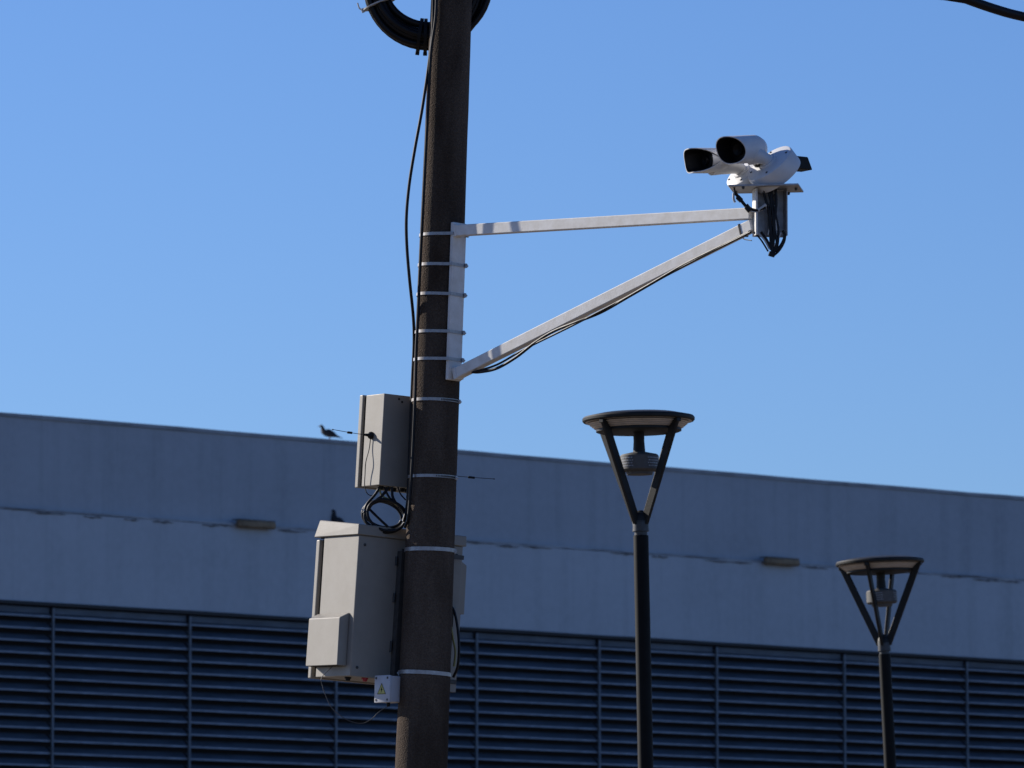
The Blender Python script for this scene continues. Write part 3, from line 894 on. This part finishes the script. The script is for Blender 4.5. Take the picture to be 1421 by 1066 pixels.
# leads that follow the sloping arm
def on_arm(t, dx=0, dy=0, dY=0):
    q = (P(633.5, 519.5, a.y - .012)).lerp(P(1046, 312.5, YE), t)
    return q + Vector((dx, dY, dy))
cable('arm_cable', 'black cable sagging along under the sloping bracket arm',
      [P(649, 513, Y0 - .12), P(655, 516, Y0 - .18), P(668, 516, Y0 - .27), P(690, 511, Y0 - .35), P(716, 496, Y0 - .45), P(742, 476, Y0 - .55), P(768, 460, Y0 - .65), P(800, 447, Y0 - .80), P(835, 433, Y0 - .93), P(872, 412, Y0 - 1.1), P(905, 393, Y0 - 1.25), P(950, 367, Y0 - 1.45), P(1000, 342, Y0 - 1.7), P(1040, 322, Y0 - 1.9)], .0085)
cable('arm_lead', 'thin black lead pulled tight under the sloping bracket arm',
      [P(655, 517, Y0 - .24), P(690, 506, Y0 - .34), P(730, 483.5, Y0 - .50), P(800, 449, Y0 - .80), P(880, 407, Y0 - 1.13), P(960, 363.5, Y0 - 1.5), P(1042, 322, Y0 - 1.92)], .006)
ct = thing('cable_tie', 'black cable tie round the upper end of the sloping bracket arm', 'cable tie', T(on_arm(.966)))
d = (P(1046, 312.5, YE) - P(633.5, 519.5, a.y - .012)).normalized()
bm = nb(); beam(bm, on_arm(.963), on_arm(.968), aside, .056, .066, .001); build('loop', bm, M_BLACK, ct, world=True)
bm = nb(); tube(bm, [on_arm(.964, 0, -.034, -.02), on_arm(.966, .004, -.05, -.03), P(1043, 334, EY - .05)], .0028, 6, 5); build('tail', bm, M_BLACK, ct, world=True)

# overhead cable in the top right corner
oc = [(900, -175), (1100, -98), (1230, -45), (1300, -17), (1340, -1.5), (1362, 6.5), (1380, 12.5), (1400, 18.5), (1421, 23.5), (1470, 34), (1560, 52), (1750, 84)]
o2 = [(900, -150), (1100, -66), (1230, -24), (1290, -7), (1313, -3), (1343, 2), (1365, 8), (1390, 16), (1421, 24.5), (1470, 33), (1560, 54), (1750, 82)]
oh = thing('overhead_cable', 'thick black overhead cable crossing the top right corner of the sky', 'cable', T(P(1421, 23.5, 31)))
for pts, rr_ in ((oc, .0235), (o2, .014)):
    bm = nb(); tube(bm, [P(x, y, 31 + (x - 1400) * .002) for x, y in pts], rr_, 12, 8); build('strand', bm, M_CABLE, oh, world=True, smooth=60)

# ------------------------------------------------------------------ street lamps
def lamp_mats(): pass
HL = 6.2
def make_lamp(label):
    o = thing('street_lamp', label, 'street lamp', Matrix.Identity(4), 'street lamps in front of the building')
    z = HL
    b = nb(); lathe(b, [(.345, z - .030), (.352, z - .022), (.353, z - .008), (.345, z + .002), (.25, z + .022), (.12, z + .034), (.01, z + .036)], 56); build('canopy', b, M_LAMP, o)
    b = nb(); lathe(b, [(.335, z - .0305), (.25, z - .032), (.245, z - .0755), (.262, z - .0758)], 56, close_ends=False); build('reflector', b, M_REFL, o)
    for k in range(4):
        r0 = .316 - .012 * k; zz = z - .037 - .0098 * k
        b = nb(); lathe(b, [(r0, zz), (r0 + .002, zz - .002), (r0 - .016, zz - .0085), (r0 - .018, zz - .0065), (r0, zz)], 56, close_ends=False); build('louvre_ring', b, M_REFL, o)
    b = nb(); lathe(b, [(.268, z - .0752), (.268, z - .090), (.255, z - .095), (.03, z - .097)], 56); build('lower_ring', b, M_LAMP, o)
    b = nb(); lathe(b, [(.036, z - .096), (.034, z - .15), (.040, z - .232)], 20); build('stem', b, M_LAMP, o)
    b = nb(); lathe(b, [(.05, z - .222), (.113, z - .236), (.122, z - .246), (.122, z - .330), (.112, z - .340), (.085, z - .343), (.08, z - .362), (.03, z - .364)], 36); dm = build('drum', b, M_DRUM, o)
    b = nb()
    for q in range(4):
        for row in range(4):
            for k in range(8):
                a_ = R(90 * q + (k - 3.5) * 5.6 + (row % 2) * 2.8); c = Vector((math.cos(a_), math.sin(a_), 0))
                box(b, (0, -.0032, -.0032), (.0012, .0032, .0032), frame(c * .1222 + Vector((0, 0, z - .262 - .017 * row)), c, Vector((-c.y, c.x, 0)), Vector((0, 0, 1))))
    build('hole_light_dots', b, M_GALV, dm, smooth=0)  # pale dots stand in for light shining through the drum's holes
    for q in range(4):
        a_ = R(90 * q); c = Vector((math.cos(a_), math.sin(a_), 0)); t = Vector((-c.y, c.x, 0))
        b = nb(); beam(b, c * .318 + Vector((0, 0, z - .028)), c * .034 + Vector((0, 0, z - .665)), t, .023, .054, .003); build('arm', b, M_LAMP, o)
        b = nb(); box(b, (.285, -.018, -.055), (.345, .018, -.0305), frame(Vector((0, 0, z)), c, t, Vector((0, 0, 1))), .003); build('arm_bracket', b, M_LAMP, o)
    b = nb(); lathe(b, [(.010, z - .585), (.028, z - .592), (.042, z - .61), (.050, z - .635), (.052, z - .66), (.040, z - .665)], 24); build('neck_cap', b, M_LAMP, o)
    b = nb(); lathe(b, [(.036, z - .60), (.052, z - .655), (.050, z - .690), (.052, z - .712), (.052, z - .718), (.041, z - .72), (.041, z - .742)], 24); build('neck', b, M_LAMPNECK, o)
    b = nb(); lathe(b, [(.041, z - .742), (.0475, z - .744), (.0485, z - 2.5), (.060, z - 4.5), (.062, .02), (.062, -.25)], 28); build('post', b, M_POST, o)
    b = nb(); lathe(b, [(.14, .0), (.14, .02), (.075, .03), (.068, .12)], 24); build('base_plate', b, M_LAMP, o)
    return o
def place_lamp(o, head, foot, Y, yaw):
    h, f = P(*head, Y), P(*foot, Y)
    zz = (h - f).normalized()
    x = (Vector((1, 0, 0)) - zz * zz.x).normalized()
    M = frame(h - zz * HL, x, zz.cross(x), zz) @ Matrix.Rotation(yaw, 4, 'Z')
    o.matrix_world = M
    return M
lamp = make_lamp('nearer street lamp with a black disc top, rising against the sky')
lamp2 = copy_tree(lamp)
lamp2['label'] = 'farther street lamp at the right, its disc top wholly against the wall'
place_lamp(lamp, (886, 579), (896, 1066), 40.4, R(46))
place_lamp(lamp2, (1221, 778.5), (1235.5, 1066), 51.4, R(-22))

# ------------------------------------------------------------------ pigeons
def pigeon(label, foot, yaw, pitch_, scale):
    Mb = T(foot) @ Matrix.Rotation(yaw, 4, 'Z') @ Matrix.Scale(scale, 4)
    o = thing('pigeon', label, 'bird', Mb, 'pigeons on the building')
    # one continuous body: tail to beak along x
    sp = [(-.185, .035, .006, .004), (-.15, .045, .022, .007), (-.10, .062, .032, .018), (-.06, .080, .045, .036), (-.01, .098, .055, .052), (.04, .108, .055, .054), (.075, .122, .043, .045), (.092, .145, .028, .031), (.100, .168, .022, .025), (.108, .187, .024, .024), (.122, .196, .021, .021), (.137, .194, .012, .012), (.145, .191, .006, .006)]
    b = nb(); rings = []
    for i, (x, zc, ry, rz) in enumerate(sp):
        if i + 1 < len(sp): tx, tz = sp[i + 1][0] - x, sp[i + 1][1] - zc
        ln = math.hypot(tx, tz); nx, nz = -tz / ln, tx / ln
        rings.append([b.verts.new((x + nx * rz * math.sin(q), ry * math.cos(q), zc + nz * rz * math.sin(q))) for q in [2 * math.pi * k / 14 for k in range(14)]])
    for p_, s_ in zip(rings, rings[1:]):
        for k in range(14): b.faces.new((p_[k], p_[(k + 1) % 14], s_[(k + 1) % 14], s_[k]))
    b.faces.new(rings[0]); b.faces.new(rings[-1])
    Rt = T((0, 0, .07)) @ Matrix.Rotation(pitch_, 4, 'Y') @ T((0, 0, -.07))
    b.transform(Rt)
    build('plumage', b, M_BIRD, o, smooth=60)
    b = nb(); lathe(b, [(.006, 0), (.004, .012), (.001, .024)], 8, Rt @ axis_frame((.143, 0, .191), (1, 0, -.2))); build('beak', b, M_SCREW, o)
    for s in (-1, 1):
        b = nb(); tube(b, [(.0, .022 * s, .065), (-.004, .022 * s, .03), (.0, .022 * s, .003)], .0045, 6, 3); tube(b, [(-.012, .022 * s, .004), (.028, .022 * s, .004)], .004, 6, 1); build('leg', b, M_BIRDLEG, o)
        b = nb()
        w = [(-.13, .026, .056), (-.08, .045, .07), (-.02, .0575, .095), (.035, .057, .112), (.05, .052, .095), (.0, .058, .07), (-.06, .047, .055)]
        f_ = [b.verts.new(Rt @ Vector((x, (y + .004) * s, z))) for x, y, z in w]; g_ = [b.verts.new(Rt @ Vector((x, (y - .006) * s, z))) for x, y, z in w]
        b.faces.new(f_); b.faces.new(g_[::-1])
        for k in range(7): b.faces.new((f_[k], f_[(k + 1) % 7], g_[(k + 1) % 7], g_[k]))
        build('wing', b, M_BIRD, o, smooth=0)
    return o
def wpt(px, off, z):
    x, _ = wall(px, 650, off)
    return M_WALL @ Vector((x, off, z))
pigeon('dark pigeon perched on the roof edge against the sky', wpt(457, .25, z_top), R(168), R(-2), .95)
pigeon('dark pigeon half hidden behind the lid of the big cabinet', wpt(470, .05, z_led), R(160), R(-22), 1.12)
